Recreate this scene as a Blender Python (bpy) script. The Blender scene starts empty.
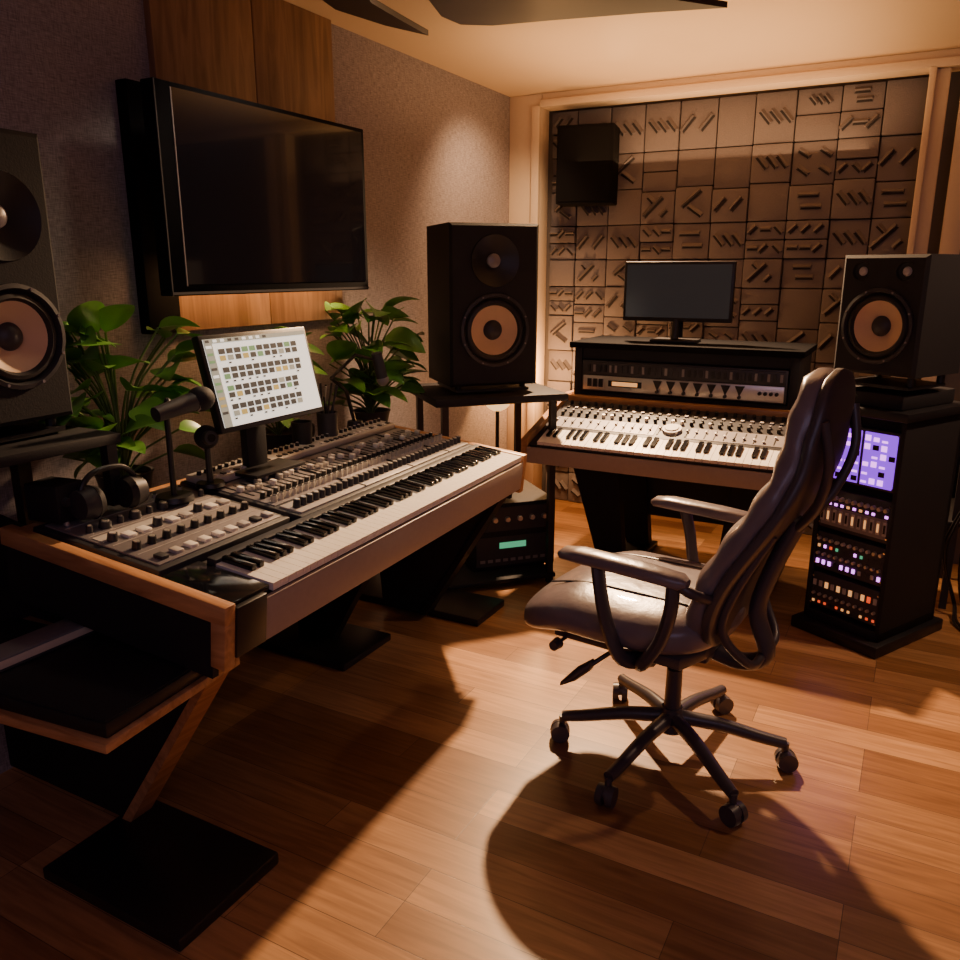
import bpy, bmesh, math, random
from mathutils import Matrix, Vector
random.seed(7)
V=Vector
SC=bpy.context.scene

# ---------------------------------------------------------------- materials
def newmat(name):
    m=bpy.data.materials.new(name); m.use_nodes=True
    nt=m.node_tree; b=nt.nodes["Principled BSDF"]
    return m,nt,b
def mat(name,col,rough=.5,metal=0,emit=None,es=0,bump=0,bscale=60,var=0,coat=0,spec=.5):
    m,nt,b=newmat(name)
    b.inputs["Base Color"].default_value=(*col,1)
    b.inputs["Roughness"].default_value=rough
    b.inputs["Metallic"].default_value=metal
    b.inputs["Specular IOR Level"].default_value=spec
    b.inputs["Coat Weight"].default_value=coat
    if emit:
        b.inputs["Emission Color"].default_value=(*emit,1)
        b.inputs["Emission Strength"].default_value=es
    tc=nt.nodes.new("ShaderNodeTexCoord")
    n=nt.nodes.new("ShaderNodeTexNoise"); n.inputs["Scale"].default_value=bscale; n.inputs["Detail"].default_value=5
    nt.links.new(tc.outputs["Object"],n.inputs["Vector"])
    if bump:
        bp=nt.nodes.new("ShaderNodeBump"); bp.inputs["Strength"].default_value=bump; bp.inputs["Distance"].default_value=.01
        nt.links.new(n.outputs["Fac"],bp.inputs["Height"]); nt.links.new(bp.outputs["Normal"],b.inputs["Normal"])
    if var:
        mx=nt.nodes.new("ShaderNodeMix"); mx.data_type='RGBA'
        mx.inputs[6].default_value=(*[c*(1-var) for c in col],1); mx.inputs[7].default_value=(*[min(1,c*(1+var)) for c in col],1)
        nt.links.new(n.outputs["Fac"],mx.inputs[0]); nt.links.new(mx.outputs[2],b.inputs["Base Color"])
    return m
def wood(name,c1,c2,scale=(1,12,12),rough=.4):
    m,nt,b=newmat(name)
    tc=nt.nodes.new("ShaderNodeTexCoord"); mp=nt.nodes.new("ShaderNodeMapping"); mp.inputs["Scale"].default_value=scale
    n=nt.nodes.new("ShaderNodeTexNoise"); n.inputs["Scale"].default_value=4; n.inputs["Detail"].default_value=6; n.inputs["Distortion"].default_value=1.2
    cr=nt.nodes.new("ShaderNodeValToRGB"); cr.color_ramp.elements[0].position=.3; cr.color_ramp.elements[1].position=.7
    cr.color_ramp.elements[0].color=(*c1,1); cr.color_ramp.elements[1].color=(*c2,1)
    nt.links.new(tc.outputs["Object"],mp.inputs[0]); nt.links.new(mp.outputs[0],n.inputs["Vector"])
    nt.links.new(n.outputs["Fac"],cr.inputs[0]); nt.links.new(cr.outputs[0],b.inputs["Base Color"])
    b.inputs["Roughness"].default_value=rough
    return m
def floor_mat():
    m,nt,b=newmat("oak_plank_floor")
    tc=nt.nodes.new("ShaderNodeTexCoord")
    br=nt.nodes.new("ShaderNodeTexBrick")
    br.inputs["Scale"].default_value=1; br.inputs["Brick Width"].default_value=.95; br.inputs["Row Height"].default_value=.125
    br.inputs["Mortar Size"].default_value=.0010; br.inputs["Mortar Smooth"].default_value=.1; br.inputs["Bias"].default_value=-.1
    br.offset=.37; br.offset_frequency=3; br.squash=1
    br.inputs["Color1"].default_value=(.28,.130,.052,1); br.inputs["Color2"].default_value=(.62,.34,.155,1); br.inputs["Mortar"].default_value=(.12,.06,.03,1)
    nt.links.new(tc.outputs["Object"],br.inputs["Vector"])
    mp=nt.nodes.new("ShaderNodeMapping"); mp.inputs["Scale"].default_value=(1.2,16,1)
    n=nt.nodes.new("ShaderNodeTexNoise"); n.inputs["Scale"].default_value=3; n.inputs["Detail"].default_value=8; n.inputs["Distortion"].default_value=.8
    nt.links.new(tc.outputs["Object"],mp.inputs[0]); nt.links.new(mp.outputs[0],n.inputs["Vector"])
    cr=nt.nodes.new("ShaderNodeValToRGB"); cr.color_ramp.elements[0].position=.3; cr.color_ramp.elements[0].color=(.60,.54,.48,1)
    cr.color_ramp.elements[1].position=.7; cr.color_ramp.elements[1].color=(1.08,1.06,1.05,1)
    nt.links.new(n.outputs["Fac"],cr.inputs[0])
    mx=nt.nodes.new("ShaderNodeMix"); mx.data_type='RGBA'; mx.blend_type='MULTIPLY'; mx.inputs[0].default_value=.9
    nt.links.new(br.outputs["Color"],mx.inputs[6]); nt.links.new(cr.outputs[0],mx.inputs[7]); nt.links.new(mx.outputs[2],b.inputs["Base Color"])
    b.inputs["Roughness"].default_value=.36; b.inputs["Coat Weight"].default_value=.3; b.inputs["Coat Roughness"].default_value=.22
    bp=nt.nodes.new("ShaderNodeBump"); bp.inputs["Strength"].default_value=.15; bp.inputs["Distance"].default_value=.002
    nt.links.new(br.outputs["Fac"],bp.inputs["Height"]); bp.invert=True; nt.links.new(bp.outputs["Normal"],b.inputs["Normal"])
    return m
def fabric_mat():
    m,nt,b=newmat("woven_wall_fabric")
    tc=nt.nodes.new("ShaderNodeTexCoord")
    hs=[]
    for sc in ((30,30,420),(30,420,30)):
        mp=nt.nodes.new("ShaderNodeMapping"); mp.inputs["Scale"].default_value=sc
        n=nt.nodes.new("ShaderNodeTexNoise"); n.inputs["Scale"].default_value=1; n.inputs["Detail"].default_value=3
        nt.links.new(tc.outputs["Object"],mp.inputs[0]); nt.links.new(mp.outputs[0],n.inputs["Vector"]); hs.append(n)
    ad=nt.nodes.new("ShaderNodeMath"); ad.operation='ADD'
    nt.links.new(hs[0].outputs["Fac"],ad.inputs[0]); nt.links.new(hs[1].outputs["Fac"],ad.inputs[1])
    cr=nt.nodes.new("ShaderNodeMapRange"); cr.inputs[1].default_value=.7; cr.inputs[2].default_value=1.3
    nt.links.new(ad.outputs[0],cr.inputs[0])
    mx=nt.nodes.new("ShaderNodeMix"); mx.data_type='RGBA'
    mx.inputs[6].default_value=(.15,.125,.135,1); mx.inputs[7].default_value=(.40,.34,.35,1)
    nt.links.new(cr.outputs[0],mx.inputs[0]); nt.links.new(mx.outputs[2],b.inputs["Base Color"])
    b.inputs["Roughness"].default_value=.95
    return m

M=dict(
 void=mat("dead_black_unlit",(.007,.0065,.008),.9,spec=.08,bump=.1,bscale=300),  # sheenless black, darkness put into the colour where near lamps would brighten
 black=mat("black_satin",(.012,.011,.014),.42,bump=.05,bscale=300),
 black2=mat("black_matte",(.014,.0125,.016),.7,bump=.1,bscale=200,spec=.35),
 gloss=mat("gloss_black",(.006,.006,.009),.12),
 dark=mat("dark_grey_plastic",(.032,.030,.037),.5,var=.15),
 grey=mat("panel_grey",(.24,.215,.22),.4,metal=.2,var=.12),
 lgrey=mat("light_grey_panel",(.50,.46,.43),.4,metal=.1,var=.1),
 silver=mat("silver_metal",(.68,.64,.60),.3,metal=.7,var=.08),
 chrome=mat("chrome",(.75,.72,.72),.15,metal=1),
 white=mat("ivory_key",(.85,.80,.73),.3,var=.03),
 fascia=mat("beige_fascia",(.40,.31,.25),.45,var=.08),
 cream=mat("cream_trim_paint",(.72,.57,.42),.55,var=.04),
 ceil=mat("ceiling_paint",(.66,.50,.34),.85,var=.03,bscale=3),
 paint=mat("dark_wall_paint",(.14,.115,.115),.85,var=.06,bscale=4),
 foam=mat("acoustic_panel_felt",(.175,.148,.160),.85,bump=.3,bscale=180,var=.12),
 foamd=mat("acoustic_panel_groove",(.030,.025,.030),.9,bump=.2),
 cone=mat("tan_speaker_cone",(.66,.44,.27),.55,var=.08,bscale=20),
 rubber=mat("speaker_surround_rubber",(.015,.014,.016),.5),
 screen=mat("dark_screen",(.006,.006,.010),.09,coat=.5),
 screen2=mat("dim_screen",(.02,.02,.025),.15,emit=(.30,.25,.24),es=.06),
 lit=mat("lit_screen",(.6,.58,.55),.4,emit=(.95,.90,.80),es=1.1),
 litd=mat("screen_ui_dark",(.05,.05,.05),.4,emit=(.10,.09,.08),es=.4),
 litm=mat("screen_ui_grey",(.3,.3,.28),.4,emit=(.5,.50,.38),es=.5),
 lito=mat("screen_ui_ochre",(.4,.3,.1),.4,emit=(.7,.5,.15),es=.6),
 litg=mat("screen_ui_green",(.15,.3,.15),.4,emit=(.25,.45,.2),es=.5),
 purple=mat("purple_led_panel",(.10,.03,.3),.4,emit=(.26,.03,.85),es=1.6),
 purple2=mat("violet_led_panel",(.3,.12,.5),.4,emit=(.80,.22,1.0),es=3.0),
 green=mat("green_led",(.1,.5,.3),.4,emit=(.15,.8,.4),es=.5),
 amber=mat("amber_led",(.8,.4,.1),.4,emit=(1,.45,.15),es=.9),
 red=mat("red_led",(.7,.1,.05),.4,emit=(1,.1,.03),es=.9),
 bulb=mat("warm_bulb",(1,.7,.4),.4,emit=(1,.60,.25),es=1.6),
 strip=mat("warm_led_strip",(1,.7,.4),.4,emit=(1,.50,.18),es=3),
 leather=mat("grey_leather",(.18,.145,.16),.32,bump=.30,bscale=16,var=.18,coat=.2),
 plastic=mat("chair_plastic",(.065,.053,.062),.36),
 leaf=mat("green_leaf",(.13,.33,.05),.38,var=.45,bscale=14),
 stem=mat("plant_stem",(.10,.16,.04),.6),
 soil=mat("potting_soil",(.03,.02,.012),.95,bump=.6),
 pot=mat("charcoal_pot",(.05,.045,.045),.6),
 desk=wood("desk_walnut",(.34,.16,.07),(.58,.31,.15),(8,1.2,8)),
 desk2=wood("desk_walnut_cross",(.36,.16,.065),(.62,.32,.14),(1.2,8,8)),
 panelw=wood("wall_panel_wood",(.16,.082,.042),(.32,.18,.10),(6,6,.7),.5),
 fan=mat("fan_blade_dark",(.025,.014,.013),.4,var=.2,bscale=8),
 floor=floor_mat(), fabric=fabric_mat(),
)

# ---------------------------------------------------------------- builder
class B:
    def __init__(s,name,M0=None):
        s.n=name; s.v=[]; s.f=[]; s.mi=[]; s.mats=[]; s.M=M0 or Matrix()
    def m(s,k):
        if k not in s.mats: s.mats.append(k)
        return s.mats.index(k)
    def add(s,vs,fs,k,T=None):
        o=len(s.v); T=s.M@T if T is not None else s.M
        s.v+=[T@V(p) for p in vs]; s.f+=[tuple(i+o for i in f) for f in fs]; s.mi+=[s.m(k)]*len(fs)
    def box(s,x0,x1,y0,y1,z0,z1,k,T=None,c=0):
        if c:
            c=min(c,(x1-x0)/2.2,(y1-y0)/2.2,(z1-z0)/2.2)
            s.cbox(x0,x1,y0,y1,z0,z1,k,T,c); return
        vs=[(x,y,z) for x in(x0,x1) for y in(y0,y1) for z in(z0,z1)]
        s.add(vs,[(0,1,3,2),(4,6,7,5),(0,4,5,1),(2,3,7,6),(0,2,6,4),(1,5,7,3)],k,T)
    def cbox(s,x0,x1,y0,y1,z0,z1,k,T,c):
        bm=bmesh.new(); bmesh.ops.create_cube(bm,size=1)
        for v in bm.verts: v.co=V(((x0+x1)/2+v.co.x*(x1-x0),(y0+y1)/2+v.co.y*(y1-y0),(z0+z1)/2+v.co.z*(z1-z0)))
        bmesh.ops.bevel(bm,geom=bm.edges[:],offset=c,segments=2,profile=.5,affect='EDGES')
        bm.verts.index_update()
        s.add([v.co.copy() for v in bm.verts],[tuple(v.index for v in f.verts) for f in bm.faces],k,T); bm.free()
    def prism(s,pts,off,k,T=None):
        n=len(pts); off=V(off); a=[V(p) for p in pts]; vs=a+[p+off for p in a]
        s.add(vs,[tuple(range(n-1,-1,-1)),tuple(range(n,2*n))]+[(i,(i+1)%n,n+(i+1)%n,n+i) for i in range(n)],k,T)
    def cyl(s,p0,p1,r0,r1,k,seg=12,T=None):
        p0,p1=V(p0),V(p1); d=(p1-p0).normalized(); u=d.orthogonal().normalized(); w=d.cross(u)
        vs=[]
        for p,r in((p0,r0),(p1,r1)):
            for i in range(seg):
                a=2*math.pi*i/seg; vs.append(p+u*math.cos(a)*r+w*math.sin(a)*r)
        s.add(vs,[(i,(i+1)%seg,seg+(i+1)%seg,seg+i) for i in range(seg)]+[tuple(range(seg-1,-1,-1)),tuple(range(seg,2*seg))],k,T)
    def lathe(s,prof,k,seg=32,T=None):   # prof [(r,x)] revolve about local x
        vs=[];fs=[]
        for r,x in prof:
            for i in range(seg):
                a=2*math.pi*i/seg; vs.append((x,r*math.cos(a),r*math.sin(a)))
        for j in range(len(prof)-1):
            for i in range(seg):
                fs.append((j*seg+i,j*seg+(i+1)%seg,(j+1)*seg+(i+1)%seg,(j+1)*seg+i))
        s.add(vs,fs,k,T)
    def sphere(s,c,r,k,sc=(1,1,1),T=None):
        bm=bmesh.new(); bmesh.ops.create_uvsphere(bm,u_segments=20,v_segments=12,radius=r)
        s.add([V(c)+V((v.co.x*sc[0],v.co.y*sc[1],v.co.z*sc[2])) for v in bm.verts],[tuple(v.index for v in f.verts) for f in bm.faces],k,T); bm.free()
    def tube(s,path,r,k,seg=10,T=None,flat=1,smooth=True):
        P=[V(p) for p in path]
        if smooth and len(P)>2:
            Q=[]
            for i in range(len(P)-1):
                a=P[max(i-1,0)];b=P[i];c=P[i+1];d=P[min(i+2,len(P)-1)]
                for t in (0,.2,.4,.6,.8):
                    Q.append(.5*((2*b)+(c-a)*t+(2*a-5*b+4*c-d)*t*t+(3*b-a-3*c+d)*t**3))
            Q.append(P[-1]); P=Q
        n=len(P); vs=[]; u=None
        for i,p in enumerate(P):
            d=(P[min(i+1,n-1)]-P[max(i-1,0)]).normalized()
            if u is None:
                u=d.orthogonal().normalized() if flat==1 else (V((0,1,0))-d*d.y).normalized()
            else: u=(u-d*u.dot(d)).normalized()
            w=d.cross(u); rr=r(i/(n-1)) if callable(r) else r
            for j in range(seg):
                a=2*math.pi*j/seg; vs.append(p+u*math.cos(a)*rr*flat+w*math.sin(a)*rr)
        fs=[(i*seg+j,i*seg+(j+1)%seg,(i+1)*seg+(j+1)%seg,(i+1)*seg+j) for i in range(n-1) for j in range(seg)]
        fs+=[tuple(range(seg-1,-1,-1)),tuple(range((n-1)*seg,n*seg))]
        s.add(vs,fs,k,T)
    def loft(s,secs,k,n=28,e=3,T=None):
        vs=[]
        for c,u,w,a,b in secs:
            for i in range(n):
                t=2*math.pi*i/n; cs,sn=math.cos(t),math.sin(t)
                vs.append(V(c)+V(u)*a*math.copysign(abs(cs)**(2/e),cs)+V(w)*b*math.copysign(abs(sn)**(2/e),sn))
        m=len(secs)
        fs=[(i*n+j,i*n+(j+1)%n,(i+1)*n+(j+1)%n,(i+1)*n+j) for i in range(m-1) for j in range(n)]
        fs+=[tuple(range(n-1,-1,-1)),tuple(range((m-1)*n,m*n))]
        s.add(vs,fs,k,T)
    def done(s,angle=35,parent=None):
        me=bpy.data.meshes.new(s.n); me.from_pydata([tuple(v) for v in s.v],[],s.f)
        for k in s.mats: me.materials.append(M[k])
        me.polygons.foreach_set("material_index",s.mi)
        bm=bmesh.new(); bm.from_mesh(me); bmesh.ops.recalc_face_normals(bm,faces=bm.faces[:]); bm.to_mesh(me); bm.free()
        me.polygons.foreach_set("use_smooth",[True]*len(me.polygons))
        me.set_sharp_from_angle(angle=math.radians(angle))
        me.update()
        o=bpy.data.objects.new(s.n,me); SC.collection.objects.link(o)
        if parent: o.parent=parent
        return o
def TR(x,y,z,deg=0): return Matrix.Translation((x,y,z))@Matrix.Rotation(math.radians(deg),4,'Z')

# ---------------------------------------------------------------- room shell
XL,YB,ZC=-2.33,4.7,2.5
XR,YF=2.3,-1.3
def simple(name,x0,x1,y0,y1,z0,z1,k):
    b=B(name); b.box(x0,x1,y0,y1,z0,z1,k); return b.done()
simple("floor",XL-.1,XR+.1,YF-.1,5.1,-.1,0,"floor")
simple("ceiling",XL-.1,XR+.1,YF-.1,5.1,ZC,ZC+.1,"ceil")
simple("wall_left",XL-.1,XL,YF,5.1,0,ZC,"fabric")
simple("wall_right",XR,XR+.1,YF,5.1,0,ZC,"paint")
simple("wall_front",XL,XR,YF-.1,YF,0,ZC,"paint")
b=B("wall_back"); b.box(XL,XR,4.93,5.05,0,ZC,"paint"); b.done()
b=B("trim_1"); b.box(XL,-2.12,YB,YB+.12,0,ZC,"cream",c=.006); b.box(-2.17,-2.12,YB-.03,YB,0,2.43,"cream",c=.004); b.done()
b=B("trim_2"); b.box(-.11,-.02,YB,YB+.06,0,2.42,"cream",c=.006); b.box(-.11,-.08,YB-.03,YB,0,2.43,"cream",c=.004); b.done()
b=B("trim_3"); b.box(-2.12,1.4,YB,YB+.12,2.42,ZC,"cream",c=.006); b.box(-2.12,1.4,YB-.03,YB,2.42,2.46,"cream",c=.004); b.done()
b=B("trim_4"); b.box(.03,.12,YB,YB+.12,0,2.42,"cream",c=.006); b.done()
b=B("wall_back_side"); b.box(.12,XR,YB+.02,YB+.12,0,2.42,"paint"); b.done()
b=B("wood_wall_panel")
for i,y in enumerate((2.04,2.51)):
    b.box(XL,XL+.03,y,y+.465,1.29,ZC,"panelw",c=.003)
b.done()
b=B("tv_backing_panel"); b.box(XL,XL+.05,1.90,2.035,1.29,2.08,"void",c=.004); b.done()

# acoustic tiles
b=B("acoustic_panel_wall"); b.box(-2.12,-.10,4.90,4.93,0,2.42,"foamd")
def bar(cx,cz,l,w,ang,y0):
    T=Matrix.Translation((cx,y0,cz))@Matrix.Rotation(-math.radians(ang),4,'Y')
    w=w*.55
    b.prism([(-l/2,-.001,-w/2),(l/2,-.001,-w/2),(l/2-.006,-.001,w/2),(-l/2+.006,-.001,w/2)],(0,-.003,0),"foamd",T)
    b.add([(-l/2,0,w/2),(l/2,0,w/2),(l/2,0,w/2+.020),(-l/2,0,w/2+.020),(-l/2+.004,-.022,w/2+.006),(l/2-.004,-.022,w/2+.006)],
          [(0,1,5,4),(3,4,5,2),(0,4,3),(1,2,5)],"foam",T)
cols=[-2.12,-1.95,-1.745,-1.54,-1.34,-1.13,-.93,-.72,-.50,-.30,-.11]
for ci in range(10):
    x0,x1=cols[ci],cols[ci+1]
    z=0
    base=[.2,.2,.2,.2,.2,.18,.22,.16,.2,.18,.22,.26] if ci%2 else [.2,.2,.2,.2,.2,.22,.18,.16,.2,.2,.2,.26]
    rows=[]
    for h in base:
        if random.random()<.22: rows+= [(z,z+h*.5),(z+h*.5,z+h)]
        else: rows.append((z,z+h))
        z+=h
    for z0,z1 in rows:
        dep=random.choice((.0,.008,.018)); y=4.872-dep
        b.box(x0+.0025,x1-.0025,y,4.905,z0+.0025,z1-.0025,"foam",c=.006)
        cx,cz=(x0+x1)/2,(z0+z1)/2; w_,h_=x1-x0,z1-z0; s=min(w_,h_)
        r=random.random()
        if h_<.13:
            if r<.75:
                for k in (-.3,0,.3): bar(cx+k*w_,cz,s*.6,.020,random.choice((-45,45,45,0)),y)
        elif r<.16:
            for k in (-.26,.0,.26): bar(cx+k*s,cz,s*.42,.020,-50,y)
        elif r<.36:
            for k in (-.25,.25): bar(cx+k*s,cz,s*.50,.024,50,y)
        elif r<.48:
            for k in(-.25,.25): bar(cx+k*s,cz+.2*s,s*.32,.018,-35,y); bar(cx+k*s,cz-.2*s,s*.32,.018,-35,y)
        elif r<.64:
            bar(cx-.02*s,cz+.14*s,s*.7,.022,40,y); bar(cx+.05*s,cz-.20*s,s*.5,.02,-35,y)
        elif r<.74:
            bar(cx-.05*s,cz+.17*s,s*.6,.018,0,y); bar(cx+.05*s,cz-.17*s,s*.6,.018,0,y)
        elif r<.88:
            bar(cx-.02,cz,s*.85,.024,45,y); bar(cx+.25*s,cz-.2*s,s*.3,.018,45,y); bar(cx-.25*s,cz+.22*s,s*.3,.018,-45,y)
b.done()

# ---------------------------------------------------------------- speakers
def speaker(name,T,w,h,d,drivers,feet=0):
    b=B(name,T)
    c=.012
    bm=bmesh.new(); edges=[]
    def loop(pts):
        vs=[bm.verts.new(p) for p in pts]
        return [bm.edges.new((vs[i],vs[(i+1)%len(vs)])) for i in range(len(vs))]
    edges+=loop([(0,-w/2+c,c),(0,w/2-c,c),(0,w/2-c,h-c),(0,-w/2+c,h-c)])
    for (dy,dz,r,kind) in drivers:
        edges+=loop([(0,dy+r*math.cos(2*math.pi*i/32),dz+r*math.sin(2*math.pi*i/32)) for i in range(32)])
    bmesh.ops.triangle_fill(bm,use_beauty=True,use_dissolve=False,edges=edges)
    bm.verts.index_update()
    b.add([v.co.copy() for v in bm.verts],[tuple(v.index for v in f.verts) for f in bm.faces],"black2"); bm.free()
    F=[(0,-w/2+c,c),(0,w/2-c,c),(0,w/2-c,h-c),(0,-w/2+c,h-c)]
    Q=[(-c,-w/2,0),(-c,w/2,0),(-c,w/2,h),(-c,-w/2,h)]
    R=[(-d,-w/2,0),(-d,w/2,0),(-d,w/2,h),(-d,-w/2,h)]
    b.add(F+Q+R,[(i,(i+1)%4,4+(i+1)%4,4+i) for i in range(4)]+[(4+i,4+(i+1)%4,8+(i+1)%4,8+i) for i in range(4)]+[(8,9,10,11)],"black2")
    for (dy,dz,r,kind) in drivers:
        T2=Matrix.Translation((0,dy,dz))
        if kind=='w':
            b.lathe([(r*1.10,0),(r*1.09,.008),(r*1.0,.010),(r*.98,.004)],"dark",40,T2)
            b.lathe([(r*.98,.004),(r*.94,-.004),(r*.88,.004),(r*.80,.006),(r*.74,-.006)],"rubber",40,T2)
            b.lathe([(r*.74,-.006),(r*.5,-.022),(r*.28,-.032)],"cone",40,T2)
            b.lathe([(r*.30,-.031),(r*.25,-.020),(r*.15,-.012),(r*.06,-.009),(.0005,-.008)],"dark",40,T2)
            for q in range(8):
                a=q*math.pi/4+.39; b.cyl((.008,r*1.045*math.cos(a),r*1.045*math.sin(a)),(.012,r*1.045*math.cos(a),r*1.045*math.sin(a)),.004,.004,"grey",8,T2)
        elif kind=='t':
            b.lathe([(r*1.06,0),(r*1.04,.005),(r,.003),(r*.8,-.006),(r*.5,-.018),(r*.3,-.022)],"black",40,T2)
            b.lathe([(r*.30,-.022),(r*.27,-.012),(r*.16,-.006),(.0005,-.004)],"grey",24,T2)
        else:
            b.lathe([(r,0),(r*.9,-.01),(r*.7,-.012),(.0005,-.012)],"rubber",24,T2)
            b.lathe([(r*.5,-.012),(r*.35,-.004),(.0005,-.002)],"lgrey",16,T2)
    if feet:
        b.box(-d*.9,-.02,-w*.42,w*.42,-feet,-feet+.012,"black")
        for sx in (-d*.85,-.06):
            for sy in (-w*.38,w*.38): b.cyl((sx,sy,-feet+.01),(sx,sy,0),.014,.014,"black",10)
    return b.done(30)
speaker("studio_monitor_speaker",TR(-1.96,1.235,1.125,3),.272,.70,.30,[(0,.215,.118,'w'),(0,.50,.100,'t')],.04)
speaker("studio_monitor_speaker",TR(-1.70,3.30,.985,-43),.42,.715,.38,[(0,.25,.150,'w'),(0,.555,.108,'t')],.03)
speaker("studio_monitor_speaker",TR(-.15,3.42,1.115,-118),.33,.44,.32,[(0,.180,.128,'w'),(-.085,.380,.035,'p'),(.085,.380,.035,'p')],.05)
b=B("wall_mounted_speaker",TR(-1.81,4.62,1.87,-80)); b.box(-.2,0,-.165,.165,0,.43,"void",c=.01); b.box(0,.006,-.15,.15,.015,.415,"void",c=.002)
b.box(-.29,-.2,-.03,.03,.18,.26,"void"); b.done()

# ---------------------------------------------------------------- television
b=B("wall_mounted_television")
x=-2.08
b.box(x-.055,x,1.83,2.87,1.42,2.05,"void",c=.004)
b.box(x-.002,x+.002,1.83,1.834,1.42,2.05,"dark"); b.box(x-.004,x+.003,1.83,2.87,1.424,1.432,"dark"); b.box(x-.004,x+.003,1.89,1.894,1.45,2.035,"grey")
b.box(x,x+.002,1.895,2.85,1.455,2.035,"screen")
b.box(XL+.03,x-.05,2.25,2.45,1.62,1.86,"black2",c=.004); b.box(XL+.03,XL+.05,2.1,2.6,1.5,1.95,"black2")
b.box(x-.075,x-.056,1.95,2.80,1.46,1.47,"strip")
b.done()

# ---------------------------------------------------------------- main console desk
ex=V((-.04,1,0)).normalized(); ey=V((-1,-.04,.11)).normalized(); ez=ex.cross(ey)
MT=Matrix((( ex.x,ey.x,ez.x,-1.27),(ex.y,ey.y,ez.y,1.2),(ex.z,ey.z,ez.z,.77),(0,0,0,1)))
L,D=1.62,.72
b=B("studio_desk",MT)
b.box(0,L,.01,D,-.09,-.012,"black2")
b.box(0.012,L,D-.03,D,-.012,.01,"desk2")
for u0,u1 in((-.035,0),(L,L+.035)):
    b.box(u0,u1,-.012,D+.01,-.025,.022,"desk2",c=.004)
    b.box(u0,u1,-.012,.03,-.135,-.02,"desk2",c=.004)
    b.box(u0+.008,u1-.008,.03,D,-.17,-.02,"black2")
b.box(.10,L,-.014,.0,-.115,-.004,"fascia",c=.003)
b.box(0,.10,-.016,.0,-.115,.010,"black",c=.003)
b.M=Matrix()
b.prism([(-2.30,1.235,.84),(-1.34,1.235,.70),(-1.36,1.235,.60),(-1.76,1.235,.03),(-2.30,1.235,.03)],(0,.05,0),"black2")
b.prism([(-1.36,1.225,.60),(-1.385,1.225,.60),(-1.785,1.225,.03),(-1.75,1.225,.03)],(0,.07,0),"desk")
yy=2.76
b.prism([(-2.0,yy+.03,.75),(-1.36,yy+.03,.66),(-1.41,yy+.03,.60),(-1.78,yy+.03,.03),(-2.0,yy+.03,.03),(-2.05,yy+.03,.6)],(0,.05,0),"black2")
b.prism([(-1.41,yy+.02,.60),(-1.43,yy+.02,.60),(-1.80,yy+.02,.03),(-1.77,yy+.02,.03)],(0,.07,0),"black")
b.prism([(-2.2,2.40,.70),(-1.6,2.40,.68),(-1.98,2.40,.03),(-2.16,2.40,.03)],(0,.05,0),"black2")
b.box(-1.80,-1.31,1.0,1.33,0,.035,"black",c=.006)
b.box(-2.28,-1.80,2.24,2.56,0,.03,"black",c=.006)
b.box(-2.26,-1.54,2.84,3.10,0,.035,"black",c=.006)
T=TR(-1.38,1.21,.55,6)
b.box(-.70,0,-.30,.12,0,.022,"desk2",T,c=.003)
b.done()
b=B("mixing_console_with_keyboard",MT)
b.box(0,.125,0,.22,-.01,.018,"gloss",c=.003)
nk=52; ku0,ku1=.13,L-.01; kw=(ku1-ku0)/nk
b.box(ku0,ku1,.0,.235,-.012,.0,"black2")
for i in range(nk):
    b.box(ku0+i*kw+.0008,ku0+(i+1)*kw-.0008,-.006,.17,.001,.020,"white")
    if (i%7) in (0,1,3,4,5) and i<nk-1:
        c=ku0+(i+1)*kw; b.box(c-kw*.29,c+kw*.29,.075,.17,.018,.034,"gloss",c=.002)
b.box(ku0,ku1,.17,.20,-.01,.030,"dark",c=.003)
b.box(.02,.50,.24,.68,-.01,.020,"dark",c=.004)
b.box(.04,.48,.26,.66,.018,.024,"grey",c=.002)
for vv in (.345,.43,.515,.60): b.box(.05,.47,vv-.004,vv-.002,.0235,.0250,"lgrey")
b.box(.05,.47,.46,.50,.0235,.0255,"lgrey")
b.box(.515,L-.01,.21,.68,-.01,.024,"dark",c=.004)
b.box(.53,L-.02,.575,.67,.022,.044,"lgrey",c=.003)
b.box(.53,L-.02,.225,.305,.022,.030,"lgrey",c=.002)
b.box(.53,L-.02,.32,.56,.022,.027,"grey",c=.002)
def knob(u,v,w,r,h,k,top=None):
    b.cyl((u,v,w),(u,v,w+h),r,r*.85,k,12)
    if top: b.cyl((u,v,w+h),(u,v,w+h+.002),r*.6,r*.6,top,10)
u=.555
while u<L-.04:
    knob(u,.262,.030,.012,.024,"dark","silver")
    knob(u,.345,.027,.010,.020,"silver","dark")
    knob(u,.388,.027,.009,.018,"black","lgrey")
    knob(u+.015,.366,.027,.005,.010,"white")
    b.box(u-.002,u+.002,.42,.53,.026,.029,"black")
    vv=random.uniform(.43,.50); b.box(u-.008,u+.008,vv,vv+.020,.028,.044,random.choice(("lgrey","white","silver")),c=.002)
    if random.random()<.8: b.box(u-.007,u+.007,.590,.606,.043,.048,random.choice(("black","dark","white")))
    knob(u,.640,.043,.008,.013,"black","silver")
    u+=.030
for s in (.86,1.16,1.43): b.box(s-.002,s+.002,.225,.56,.022,.032,"black")
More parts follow.
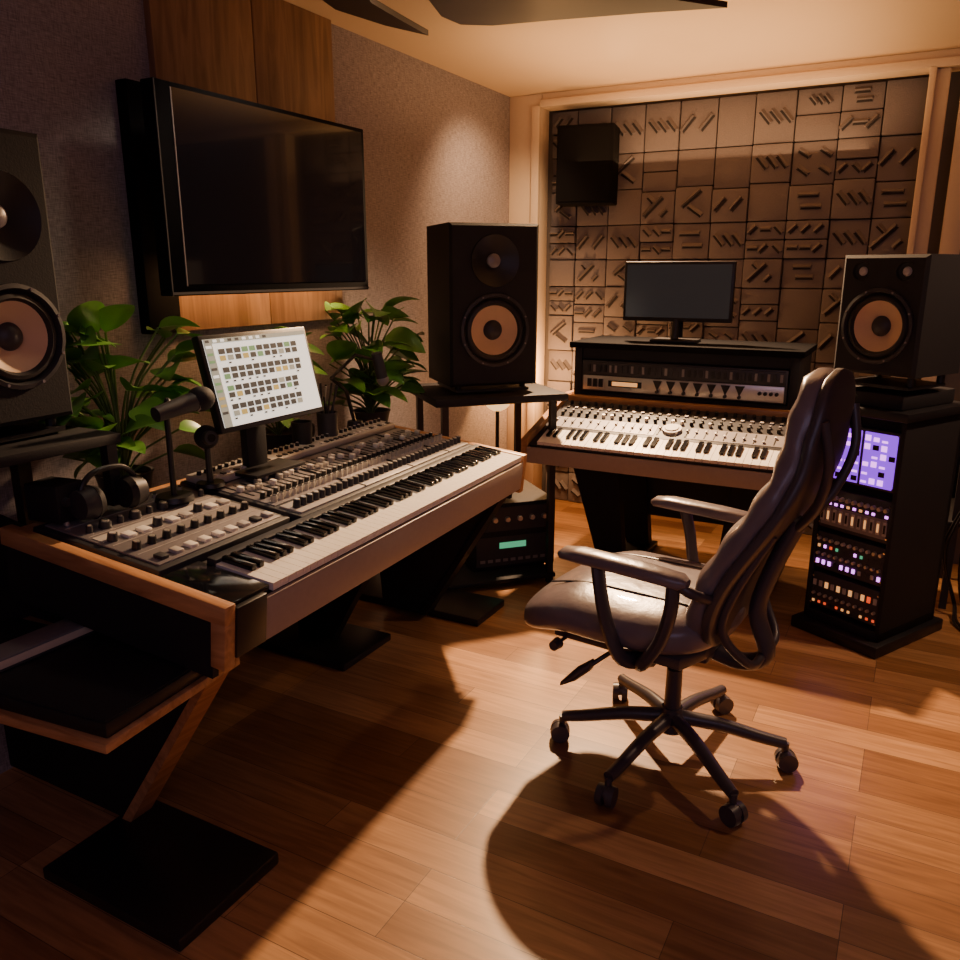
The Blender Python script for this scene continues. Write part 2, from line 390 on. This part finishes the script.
for r_ in range(5):
    for c_ in range(9):
        u=.075+c_*.048; v=.290+r_*.083
        if r_==0: b.box(u-.014,u+.010,v-.016,v+.014,.023,.033,random.choice(("lgrey","white","dark")),c=.002)
        elif r_==1: knob(u,v,.024,.012,.019,"black","silver")
        elif r_==2:
            if c_%3: b.box(u-.016,u+.012,v-.02,v+.012,.023,.032,random.choice(("white","lgrey")),c=.002)
            else: knob(u,v,.024,.014,.02,"dark","lgrey")
        elif r_==3: knob(u,v,.024,.017 if c_%2 else .009,.018,"dark","silver")
        elif c_%2==0: knob(u,v,.024,.008,.010,"silver","black")
b.done()
b=B("black_equipment_case",T@Matrix.Translation((0,0,.023))); b.box(-.66,-.01,-.285,.02,0,.035,"black",c=.006); b.box(-.655,-.015,-.28,.015,.034,.038,"black2",c=.001); b.done()
b=B("hardcover_notebook",T@Matrix.Translation((-.40,-.10,.063))@Matrix.Rotation(-.12,4,'Z')); b.box(-.06,.02,-.16,.13,0,.006,"dark",c=.002); b.box(-.055,.018,-.155,.125,.006,.026,"cream",c=.002); b.box(-.06,.02,-.16,.13,.026,.032,"grey",c=.002); b.done()

# ---------------------------------------------------------------- main screen monitor
b=B("computer_monitor",Matrix.Translation((-1.82,1.945,1.172))@Matrix.Rotation(math.radians(-14),4,'Y'))
W,H=.475,.295
b.box(-.03,0,-W/2,W/2,-H/2,H/2,"black",c=.006)
b.box(0,.002,-W/2+.014,W/2-.014,-H/2+.016,H/2-.014,"lit")
b.box(.002,.003,-W/2+.014,W/2-.014,H/2-.028,H/2-.014,"litm")
for i in range(9): b.box(.003,.0036,-W/2+.02+i*.03,-W/2+.035+i*.03,H/2-.025,H/2-.017,random.choice(("litd","lit")))
b.box(.002,.003,-W/2+.014,-W/2+.045,-H/2+.016,H/2-.028,"litm")
for i in range(10): b.box(.003,.0036,-W/2+.018,-W/2+.040,H/2-.042-i*.022,H/2-.034-i*.022,random.choice(("litd","lito","litg","lit")))
for r_ in range(4):
    zz=H/2-.058-r_*.056
    for c_ in range(11):
        yy=-W/2+.062+c_*.032
        if c_==10 and r_>1: continue
        b.box(.002,.003,yy,yy+.026,zz-.004,zz+.012,"litd" if random.random()<.85 else random.choice(("litm","litg")))
        b.box(.002,.003,yy,yy+.024,zz-.024,zz-.008,random.choice(("litm","lito","litg")) if random.random()<.4 else "litd")
        if random.random()<.5: b.box(.002,.003,yy,yy+.010,zz-.034,zz-.029,"litd")
b.box(-.05,-.02,-.04,.04,-.12,.0,"black2",c=.005)
b.M=Matrix()
b.box(-1.90,-1.87,1.89,1.98,.87,1.1,"black2",c=.004); b.box(-1.97,-1.77,1.82,2.05,.866,.878,"black",c=.004)
b.done()

b=B("speaker_shelf"); b.box(-2.32,-1.86,.98,1.42,1.05,1.078,"black2",c=.004)
b.box(-1.90,-1.87,1.38,1.41,.88,1.05,"black"); b.box(-2.30,-2.26,1.02,1.06,0,1.05,"black");b.box(-2.30,-2.26,1.37,1.41,0,1.05,"black"); b.done()
b=B("plant_ledge"); b.box(XL,-2.09,1.5,3.25,.72,.75,"black2",c=.003)
for y in (1.6,2.4,3.15): b.prism([(XL,y,.72),(-2.10,y,.72),(XL,y,.55)],(0,.02,0),"black")
b.done()

def plant(name,x,y,z,n,R,H,leafs,seed):
    random.seed(seed)
    b=B(name,Matrix.Translation((x,y,z)))
    T=Matrix.Rotation(-math.pi/2,4,'Y')
    b.lathe([(.0005,0),(.06,0),(.085,.12),(.09,.13),(.08,.13),(.075,.11)],"pot",24,T)
    b.cyl((0,0,.10),(0,0,.112),.077,.077,"soil",24)
    for i in range(n):
        a=random.uniform(0,2*math.pi); rr=R*math.sqrt(random.uniform(.1,1)); hh=H*random.uniform(.12,1)
        tip=V((rr*math.cos(a)*.55,rr*math.sin(a)*1.25,.12+hh))
        tip.x=max(tip.x,XL+.05-x)
        b.tube([(0,0,.10),(tip.x*.3,tip.y*.3,.10+hh*.65),tuple(tip)],.0035,"stem",6)
        Lf=leafs*random.uniform(.7,1.2); Wf=Lf*.66
        az=math.atan2(tip.y,tip.x+.06)+random.uniform(-.7,.7)
        if x+tip.x<XL+.14: az=random.uniform(-1.2,1.2)
        pit=random.uniform(-.2,.9)
        Tm=Matrix.Translation(tip)@Matrix.Rotation(az,4,'Z')@Matrix.Rotation(-pit,4,'Y')@Matrix.Rotation(random.uniform(-.7,.7),4,'X')
        vs=[];N=9
        for j in range(N+1):
            t=j/N; wv=Wf/2*(math.sin(math.pi*min(1,t**.75))**.75 if 0<t<1 else .02); zz=-.35*Lf*t*t+.05*Lf*t
            for q in(-1,-.5,0,.5,1): vs.append((Lf*t,wv*q,zz+abs(q)*wv*.32))
        fs=[(j*5+q,j*5+q+1,(j+1)*5+q+1,(j+1)*5+q) for j in range(N) for q in range(4)]
        b.add(vs,fs,"leaf",Tm)
    return b.done(60)
plant("potted_plant",-2.18,1.66,.751,56,.22,.46,.16,3)
plant("potted_plant",-2.20,2.40,.751,20,.16,.40,.12,9)
plant("potted_plant",-2.17,2.98,.751,60,.22,.47,.16,5)

b=B("headphones",Matrix.Translation((-1.84,1.35,.868)))
b.tube([(0,-.075,.05),(0,-.08,.09),(0,-.04,.125),(0,.04,.125),(0,.08,.09),(0,.075,.05)],.008,"black",10)
for s in(-1,1):
    b.cyl((0,s*.055,.05),(0,s*.095,.05),.045,.038,"dark",20); b.cyl((0,s*.04,.05),(0,s*.058,.05),.04,.046,"black2",20)
b.done()
def mic(name,x,y,z,h,reach,r=.036):
    b=B(name,Matrix.Translation((x,y,z)))
    b.cyl((0,0,0),(0,0,.014),.055,.05,"black",20)
    b.cyl((0,0,0),(0,0,h),.009,.008,"black",10)
    b.tube([(0,0,h),(.02,reach*.5,h+.04),(.04,reach,h+.02)],.008,"dark",8)
    b.cyl((.04,reach-.05,h+.01),(.05,reach+.075,h+.03),.021,.027,"dark",16)
    b.lathe([(.0285,0),(.030,.006),(.0285,.012)],"grey",16,Matrix.Translation((.05,reach+.075,h+.03))@Matrix.Rotation(math.pi/2,4,'Z'))
    b.sphere((.052,reach+.10,h+.034),r,"black2",(1,1.15,1))
    return b.done()
mic("desk_microphone",-1.83,1.55,.862,.25,-.02)
# small webcam on a stubby stand
b=B("webcam",Matrix.Translation((-1.85,1.705,.865)))
b.cyl((0,0,0),(0,0,.012),.045,.04,"black",20); b.cyl((0,0,.01),(0,0,.12),.010,.009,"black",10)
b.sphere((.0,0,.15),.036,"black2"); b.cyl((.02,-.012,.152),(.042,-.02,.155),.022,.020,"dark",18); b.cyl((.042,-.02,.155),(.044,-.021,.155),.012,.012,"gloss",16)
b.done()
b=B("audio_interface",TR(-1.93,1.26,.870,8)); b.box(-.06,.05,-.045,.045,0,.10,"black2",c=.006)
for i in range(2): b.cyl((.05,-.02+i*.04,.055),(.062,-.02+i*.04,.055),.012,.011,"dark",12)
b.done()
b=B("coffee_mug",Matrix.Translation((-1.96,2.26,.873))); T=Matrix.Rotation(-math.pi/2,4,'Y')
b.lathe([(.0005,0),(.035,0),(.038,.09),(.034,.09),(.031,.01),(.0005,.01)],"black",24,T); b.tube([(0,.036,.075),(0,.065,.065),(0,.062,.03),(0,.036,.02)],.005,"black",8); b.done()
b=B("pen_holder",Matrix.Translation((-1.97,2.42,.873))); b.lathe([(.0005,0),(.038,0),(.04,.10),(.036,.10),(.034,.01),(.0005,.01)],"dark",20,T)
for i in range(7): b.cyl((random.uniform(-.02,.02),random.uniform(-.02,.02),.01),(random.uniform(-.05,.05),random.uniform(-.06,.06),random.uniform(.15,.22)),.004,.004,random.choice(("black","silver","dark")),6)
b.done()
b=B("boom_arm_microphone",Matrix.Translation((-1.99,2.62,.875)))
b.cyl((0,0,0),(0,0,.03),.035,.03,"black",16); b.tube([(0,0,.02),(0,-.05,.16),(.0,-.14,.22)],.008,"black",8,smooth=False); b.tube([(0,-.14,.22),(.03,-.02,.30),(.06,.08,.27)],.007,"black",8,smooth=False)
b.cyl((.06,.08,.30),(.07,.10,.20),.022,.024,"dark",16); b.sphere((.071,.103,.19),.026,"grey"); b.done()

# centre speaker stand
b=B("speaker_stand",TR(-1.83,3.44,0,-43)); 
b.box(-.28,.28,-.32,.32,.910,.945,"black2",c=.004); b.box(-.25,.25,-.29,.29,.03,.05,"black2",c=.004); 
for sx in(-.24,.21):
    for sy in (-.28,.25): b.box(sx,sx+.03,sy,sy+.03,0,.915,"black")
b.done()
b=B("power_amplifier",TR(-1.75,3.53,.052,-43)); b.box(-.36,.12,-.22,.22,0,.34,"black2",c=.006)
b.box(.12,.124,-.2,.2,.20,.32,"dark"); b.box(.124,.127,-.08,.06,.11,.14,"green"); b.box(.12,.124,-.2,.2,.02,.17,"dark")
for i in range(6): b.cyl((.124,-.17+i*.065,.26),(.14,-.17+i*.065,.26),.014,.012,"silver",12)
for i in range(9): b.box(.124,.126,-.18+i*.04,-.155+i*.04,.04,.055,"grey")
b.done()
b=B("globe_lamp",Matrix.Translation((-2.17,4.25,0))); b.cyl((0,0,0),(0,0,.02),.12,.11,"black",24); b.cyl((0,0,.02),(0,0,.70),.012,.012,"black",10); b.sphere((0,0,.77),.085,"bulb"); b.done()

# ---------------------------------------------------------------- second workstation
b=B("keyboard_workstation_desk")
x0,x1=-1.56,-.40
side=[(3.36,.63),(3.36,.735),(3.86,.885),(4.32,.885),(4.32,.62)]
for xx in (x0-.03,x1):
    b.prism([(xx,y,z) for y,z in side],(.03,0,0),"desk")
b.prism([(x0,3.38,.635),(x0,3.38,.69),(x0,3.86,.84),(x0,4.3,.84),(x0,4.3,.635)],(x1-x0,0,0),"black2")
b.box(x0,x1,3.355,3.38,.625,.70,"fascia",c=.003)
b.box(x0-.03,x1+.03,3.84,4.32,.845,.880,"desk2",c=.004)
for s,xc in((1,-1.30),(-1,-.62)):
    b.prism([(xc-.20*s,3.72,.64),(xc+.06*s,3.72,.64),(xc+.12*s,3.72,.0),(xc-.0*s,3.72,.0)],(0,.06,0),"black2")
    b.prism([(xc-.20*s,4.16,.64),(xc+.06*s,4.16,.64),(xc+.12*s,4.16,.0),(xc-.0*s,4.16,.0)],(0,.06,0),"black2")
    b.box(xc+.02-.12,xc+.02+.12,3.62,4.26,0,.03,"black",c=.004)
b.box(-1.3,-.62,4.18,4.20,.2,.5,"dark")
b.done()
sl=math.atan2(.15,.48)
ST=Matrix.Translation((x0,3.37,.697))@Matrix.Rotation(sl,4,'X')
b=B("synthesizer_keyboard",ST); LL=x1-x0
b.box(.01,LL-.01,-.0,.47,0,.022,"dark",c=.004)
n2=32; kw=(LL-.10)/n2
for i in range(n2):
    b.box(.05+i*kw+.001,.05+(i+1)*kw-.001,.0,.135,.018,.034,"white")
    if (i%7) in(0,1,3,4,5) and i<n2-1: b.box(.05+(i+1)*kw-kw*.28,.05+(i+1)*kw+kw*.28,.055,.135,.03,.044,"gloss")
b.box(.03,LL-.03,.145,.45,.02,.030,"dark",c=.003)
b.box(.05,.55,.17,.27,.029,.032,"grey"); b.box(.70,LL-.05,.17,.27,.029,.032,"grey")
u=.06
while u<LL-.05:
    b.box(u-.002,u+.002,.18,.26,.031,.034,"black"); vv=random.uniform(.185,.235); b.box(u-.005,u+.005,vv,vv+.012,.032,.042,random.choice(("white","lgrey","black","dark")),c=.002)
    b.cyl((u,.300,.03),(u,.300,.048),.009,.008,random.choice(("black","black","dark","silver")),12)
    b.cyl((u,.335,.03),(u,.335,.043),.007,.006,random.choice(("dark","black","dark","grey")) ,10)
    b.box(u-.008,u+.008,.37,.384,.03,.036,random.choice(("lgrey","dark","grey","black")))
    b.cyl((u,.42,.03),(u,.42,.046),.009,.008,"black",10)
    u+=.042
b.cyl((.62,.23,.03),(.62,.23,.045),.045,.043,"lgrey",28); b.cyl((.62,.23,.045),(.62,.23,.05),.034,.03,"white",28)
b.done()
b=B("rack_hutch"); 
b.box(-1.54,-1.50,3.88,4.30,.881,1.12,"black2",c=.003); b.box(-.50,-.46,3.88,4.30,.881,1.12,"black2",c=.003)
b.box(-1.50,-.50,4.26,4.30,.881,1.12,"black2"); b.box(-1.56,-.44,3.85,4.32,1.12,1.15,"void",c=.005)  # top in deader black than the sides, shade put into its colour
b.box(-1.50,-.50,3.88,4.26,.881,.90,"black2"); b.box(-1.50,-.50,3.89,4.26,1.065,1.12,"black2")
b.done()
b=B("rack_mixer_unit"); b.box(-1.495,-.505,3.875,4.2,.905,1.06,"dark",c=.003)
b.box(-1.485,-.515,3.866,3.876,.912,.985,"silver",c=.002); b.box(-1.485,-.515,3.868,3.876,.99,1.052,"dark",c=.002)
b.box(-1.35,-1.18,3.862,3.867,.935,.965,"black"); b.box(-1.33,-1.20,3.860,3.863,.94,.96,"amber")
for i in range(7):
    xc=-1.10+i*.065; b.prism([(xc-.022,3.866,.978),(xc+.022,3.866,.978),(xc,3.866,.93)],(0,-.008,0),"black"); b.cyl((xc,3.866,.925),(xc,3.85,.925),.009,.008,"dark",10)
for i in range(4): b.cyl((-.62+i*.025,3.866,.95),(-.62+i*.025,3.85,.95),.009,.008,"black",10)
for i in range(3): b.box(-1.46+i*.03,-1.44+i*.03,3.860,3.867,.93,.97,"black")
for i in range(34): b.box(-1.46+i*.028,-1.448+i*.028,3.863,3.868,1.005,1.04,random.choice(("grey","black","dark")))
b.done()
b=B("computer_monitor",TR(-1.08,4.05,1.151,-88))
b.box(-.03,0,-.27,.27,.10,.39,"black",c=.006); b.box(0,.002,-.255,.255,.12,.375,"screen2"); b.box(-.05,-.03,-.03,.03,.02,.25,"black2",c=.004); b.box(-.11,.06,-.11,.11,0,.014,"black",c=.004)
b.cyl((-.0,0,.014),(-.02,0,.12),.02,.02,"black",12)
b.done()

# ---------------------------------------------------------------- rack tower on right
RT=TR(-.155,3.455,0,-118)
b=B("equipment_rack_cabinet",RT)
w=.17
b.box(-.46,.05,-w-.025,w+.025,.0,.05,"black",c=.006)
b.box(-.42,.0,-w,-w+.02,.05,.97,"black2",c=.003); b.box(-.42,.0,w-.02,w,.05,.97,"black2",c=.003)
b.box(-.42,-.40,-w,w,.05,.97,"black2"); b.box(-.42,.0,-w,w,.05,.09,"black2",c=.003)
b.box(-.45,.035,-w-.02,w+.02,.95,.985,"black",c=.006); b.box(-.42,-.05,-w+.02,w-.02,.09,.95,"black2")
b.box(-.38,.0,-w*.85,w*.85,.985,1.045,"black2",c=.01)
b.box(-.05,-.012,-w+.022,w-.022,.665,.90,"dark",c=.003)
b.box(-.012,-.010,-.140,-.006,.675,.888,"purple"); b.box(-.012,-.010,.006,.140,.675,.888,"purple")
for r_ in range(6):
    for c_ in range(8):
        yy=-.134+c_*.0345+(.006 if c_>3 else -.002); zz=.684+r_*.034
        q=random.random()
        if q<.55: b.box(-.010,-.007,yy,yy+.022,zz,zz+random.choice((.008,.016,.022)),"purple2")
        elif q<.75: b.box(-.010,-.007,yy,yy+.024,zz,zz+.02,"black")
for zz,hh,k in((.46,.17,"dark"),(.28,.16,"dark"),(.11,.15,"dark")):
    b.box(-.05,-.008,-w+.022,w-.022,zz,zz+hh,k,c=.003)
b.box(-.010,-.006,-w+.03,w-.03,.475,.555,"grey")
for i in range(11):
    yy=-.135+i*.027
    b.cyl((-.008,yy,.595),(.010,yy,.595),.009,.008,"silver",10); b.box(-.008,-.002,yy-.007,yy+.007,.49,.545,"lgrey"); b.box(-.004,.000,yy-.004,yy+.004,.50,.535,"amber" if i%2 else "black")
    b.box(-.009,-.005,yy-.006,yy+.006,.562,.572,random.choice(("purple2","amber","purple2","dark")))
    b.cyl((-.008,yy,.41),(.006,yy,.41),.008,.007,random.choice(("silver","silver","lgrey")),8); b.cyl((-.008,yy,.345),(.006,yy,.345),.007,.006,"silver",8)
    b.box(-.01,-.004,yy-.005,yy+.005,.372,.384,random.choice(("amber","red","purple2","green","dark"))); b.box(-.01,-.004,yy-.006,yy+.006,.30,.318,random.choice(("amber","lgrey","purple2","dark")))
    b.box(-.01,-.004,yy-.008,yy+.006,.20,.225,random.choice(("amber","lgrey","red","amber"))); b.cyl((-.008,yy,.165),(.004,yy,.165),.007,.006,"silver",8); b.box(-.01,-.005,yy-.005,yy+.005,.125,.135,random.choice(("amber","red","dark")))
for zz in (.12,.24,.3,.42,.48,.61,.68,.89):
    for s in(-1,1): b.cyl((-.008,s*.145,zz),(-.003,s*.145,zz),.004,.004,"chrome",8)
b.done()
b=B("cable_bundle")
for i in range(3):
    a=random.uniform(-.03,.03)
    b.tube([(.24+a,3.93+a,.80-.05*i),(.30+a,3.93,.6),(.26+a*2,4.0-.05*i,.3),(.30+a,3.95,.06),(.36+a*3,3.85,.012),(.32+.05*i,3.75-.04*i,.008)],.006,"black",6)
b.done()
b=B("equipment_stand"); 
b.box(.20,.75,4.0,4.5,.82,.85,"black2",c=.003); b.box(.20,.75,4.0,4.5,.40,.42,"black2",c=.003)
for xx in(.22,.70):
    for yy in (4.02,4.45): b.box(xx,xx+.03,yy,yy+.03,0,.82,"black")
b.box(.24,.70,4.05,4.4,.85,1.0,"dark",c=.005); b.box(.24,.70,4.05,4.4,.42,.58,"dark",c=.005)
for i in range(6): b.cyl((.29+i*.07,4.05,.92),(.29+i*.07,4.03,.92),.015,.013,"silver",12)
b.done()

# ---------------------------------------------------------------- office chair
CA=173
CT=TR(-.55,2.30,0,CA)
b=B("office_chair",CT)
for i in range(6):
    a=math.radians(15-CA+i*60); c,s=math.cos(a),math.sin(a)
    P=lambda r,z:(r*c,r*s,z)
    b.tube([P(.03,.135),P(.15,.125),P(.28,.098),P(.345,.088)],lambda t:.024-.007*t,"plastic",10,smooth=True)
    b.cyl(P(.345,.09),P(.345,.055),.012,.010,"plastic",10)
    pa=a+random.uniform(-.8,.8); px,py=-math.sin(pa),math.cos(pa)
    cx,cy=.352*c,.352*s
    for q in(-1,1):
        b.cyl((cx+px*.006*q,cy+py*.006*q,.032),(cx+px*.026*q,cy+py*.026*q,.032),.032,.030,"plastic",20)
    b.sphere((cx,cy,.042),.030,"plastic",(.85,.85,.7))
b.cyl((0,0,.09),(0,0,.17),.040,.032,"plastic",24)
b.cyl((0,0,.16),(0,0,.30),.026,.024,"plastic",20); b.cyl((0,0,.28),(0,0,.42),.016,.016,"dark",16)
b.box(-.13,.14,-.09,.09,.385,.44,"plastic",c=.012)
b.tube([(.10,.08,.41),(.14,.18,.385),(.18,.22,.35)],.007,"plastic",8); b.loft([((.17,.21,.36),(0,1,0),(0,0,1),.004,.004),((.18,.215,.35),(0,1,0),(0,0,1),.022,.018),((.22,.23,.315),(0,1,0),(0,0,1),.028,.022),((.265,.24,.275),(0,1,0),(0,0,1),.012,.008)],"plastic",14,2.2)
b.cyl((.27,.1,.415),(.27,.27,.415),.006,.006,"plastic",8); b.cyl((.27,.26,.415),(.27,.29,.415),.018,.015,"plastic",12)
secs=[]
N=26
for i in range(N+1):
    t=-1+2*i/N; s_=(max(0,1-abs(t)**3.2))**(1/3.2); s_=max(s_,.04)
    xx=.135+.325*t
    zz=.510-.070*max(0,t-.3)**1.5*2+.012*(t<0)*t*t
    if abs(t)<.97: qb=.078*(max(.04,1-abs(t)**5))**.4
    else: qb=.02
    secs.append(((xx,0,zz),(0,1,0),(0,0,1),.305*s_,qb))
b.loft(secs,"leather",36,2.7)
b.loft([((-.14,0,.445),(0,1,0),(0,0,1),.15,.02),((-.1,0,.44),(0,1,0),(0,0,1),.24,.03),((.3,0,.435),(0,1,0),(0,0,1),.23,.03),((.36,0,.43),(0,1,0),(0,0,1),.15,.02)],"plastic",28,4)
for yy in(-.15,.15):
    b.tube([(-.1,yy,.586),(.1,yy,.5865),(.25,yy,.580),(.36,yy,.556)],.003,"plastic",6)
def spine(t):
    z=.47+.785*t
    x=-.125-.175*t-.045*math.sin(math.pi*t)+.045*math.sin(2*math.pi*t)-.045*max(0,t-.8)/.2
    return x,z
secs=[];shell=[]
N=48
for i in range(N+1):
    t=i/N; x_,z_=spine(t); xa,za=spine(min(1,t+.01)); xb,zb=spine(max(0,t-.01))
    d=V((xa-xb,0,za-zb)).normalized(); n=V((d.z,0,-d.x))
    e=(max(0,1-abs(2*t-1)**7))**(1/3); e=max(e,.12)
    wd=(.220+.040*math.sin(math.pi*min(1,t*1.25+.1)))*(1-.22*max(0,t-.6)/.4)*e
    rib=1+.13*math.cos(t*2*math.pi*7)
    th=.045*rib*max(.3,e**.7)
    secs.append((V((x_,0,z_)),(0,1,0),n,wd,th))
    shell.append((V((x_,0,z_))-n*.036,(0,1,0),n,wd*1.04,.022*max(.4,e)))
b.loft(secs,"leather",36,3.2)
b.loft(shell,"plastic",36,4)
def off(t,y,o):
    x_,z_=spine(t); return (x_-o,y,z_-o*.3)
b.tube([(-.08,0,.405),(-.20,0,.385),(-.27,0,.43),off(.14,0,.10),off(.3,0,.09),off(.5,0,.065)],.024,"plastic",12,flat=1.5)
for s in(-1,1):
    b.tube([off(.45,0,.07),off(.58,s*.08,.085),off(.74,s*.15,.080),off(.88,s*.17,.05)],.013,"plastic",10)
    b.tube([(-.26,0,.43),(-.26,s*.12,.44),off(.12,s*.19,.065),off(.28,s*.21,.06),off(.5,s*.20,.05)],.013,"plastic",10)
for s in(-1,1):
    y=.320*s; h=.03
    b.loft([((-.14,y,.688+h),(0,1,0),(0,0,1),.018,.010),((-.12,y,.690+h),(0,1,0),(0,0,1),.034,.020),((.0,y,.697+h),(0,1,0),(0,0,1),.038,.021),((.17,y,.703+h),(0,1,0),(0,0,1),.040,.020),((.225,y,.700+h),(0,1,0),(0,0,1),.032,.016),((.24,y,.697+h),(0,1,0),(0,0,1),.012,.006)],"leather",20,2.6)
    b.tube([(.12,y,.69+h),(.10,y*1.03,.63),(.08,y,.54),(.04,y*.95,.45),(.0,y*.6,.415)],.018,"plastic",10,flat=1.4)
    b.tube([(-.10,y,.685+h),(-.10,y*1.03,.63),(-.07,y,.53),(-.02,y*.95,.45),(.0,y*.6,.42)],.018,"plastic",10,flat=1.4)
    b.tube([(-.10,y,.685+h),(-.15,y*.98,.69),(-.19,y*.72,.65)],.014,"plastic",10)
b.done(45)

# ---------------------------------------------------------------- ceiling fan
b=B("ceiling_fan")
zf=2.30
hx,hy=-1.38,1.85
b.cyl((hx,hy,zf-.03),(hx,hy,zf+.09),.10,.08,"fan",28); b.cyl((hx,hy,zf+.05),(hx,hy,ZC),.02,.02,"fan",12); b.cyl((hx,hy,ZC-.04),(hx,hy,ZC),.07,.08,"fan",24)
bl=[[(-1.36,1.90),(-1.43,2.30),(-1.50,2.52),(-1.49,2.63),(-1.40,2.69),(-1.2,2.73),(-.9,2.80),(-.66,2.87),(-.78,2.72),(-1.0,2.48),(-1.18,2.2),(-1.30,1.88)],
    [(-1.42,1.86),(-1.55,1.98),(-1.72,2.14),(-1.76,2.30),(-1.72,2.52),(-1.655,2.69),(-1.64,2.5),(-1.62,2.3),(-1.54,2.12),(-1.42,1.95)],
    [(-1.40,1.82),(-1.7,1.70),(-2.0,1.40),(-2.1,1.15),(-1.95,1.2),(-1.7,1.45),(-1.40,1.75)],
    [(-1.34,1.82),(-1.05,1.70),(-.75,1.35),(-.7,1.05),(-.85,1.2),(-1.1,1.45),(-1.38,1.75)]]
for p in bl: b.prism([(x,y,zf) for x,y in p],(0,0,.018),"fan")
b.done()

# ---------------------------------------------------------------- lights
def light(kind,name,loc,energy,col,size=.1,target=None,**kw):
    l=bpy.data.lights.new(name,kind); l.energy=energy; l.color=col
    if kind=='AREA': l.size=size
    else: l.shadow_soft_size=size
    for k,v in kw.items(): setattr(l,k,v)
    o=bpy.data.objects.new(name,l); SC.collection.objects.link(o); o.location=loc
    if target is not None: o.rotation_euler=(V(target)-V(loc)).to_track_quat('-Z','Y').to_euler()
    return o
light('SPOT',"downlight_main",(-1.58,4.40,2.44),1050,(1,.62,.33),.05,(-.45,2.1,0),spot_size=math.radians(98),spot_blend=.75)
light('AREA',"ceiling_glow_fill",(-1.1,4.1,2.1),20,(1,.56,.24),1.5,(-1.1,4.1,3))  # added area light with no lamp behind it, brightens the ceiling
light('SPOT',"corner_wallwash",(-1.75,4.0,2.44),60,(1,.62,.32),.05,(-2.33,4.3,1.5),spot_size=math.radians(95),spot_blend=.9)
light('POINT',"globe_lamp_glow",(-2.0,4.55,.85),26,(1,.50,.18),.06)
light('SPOT',"right_side_fill",(1.0,3.5,2.44),90,(1,.62,.38),.05,(.2,3.5,.5),spot_size=math.radians(85),spot_blend=.8)  # added spot without a fixture, lifts the right post and rack side
light('AREA',"room_fill",(.6,-.4,2.4),14,(.74,.60,1.0),2.0,(-1,2.6,.9))
light('SPOT',"plant_desk_fill",(-1.6,2.2,2.44),60,(1,.82,.58),.12,(-2.15,2.1,.9),spot_size=math.radians(85),spot_blend=.8)  # added unseen spot, brightens the plants and the mixer surface
l=light('AREA',"tv_backlight",(-2.17,2.38,1.50),3.0,(1,.50,.18),.8,(-2.33,2.38,1.20)); l.data.shape='RECTANGLE'; l.data.size=.85; l.data.size_y=.04
w=bpy.data.worlds.new("world"); SC.world=w; w.use_nodes=True
w.node_tree.nodes["Background"].inputs[0].default_value=(.05,.04,.07,1); w.node_tree.nodes["Background"].inputs[1].default_value=.3

# ---------------------------------------------------------------- camera
c=bpy.data.cameras.new("camera"); c.lens=30.3; c.sensor_width=36; c.clip_start=.05
co=bpy.data.objects.new("camera",c); SC.collection.objects.link(co)
co.location=(0,0,1.5); co.rotation_euler=(math.radians(90-14.57),0,math.radians(28.3))
SC.camera=co
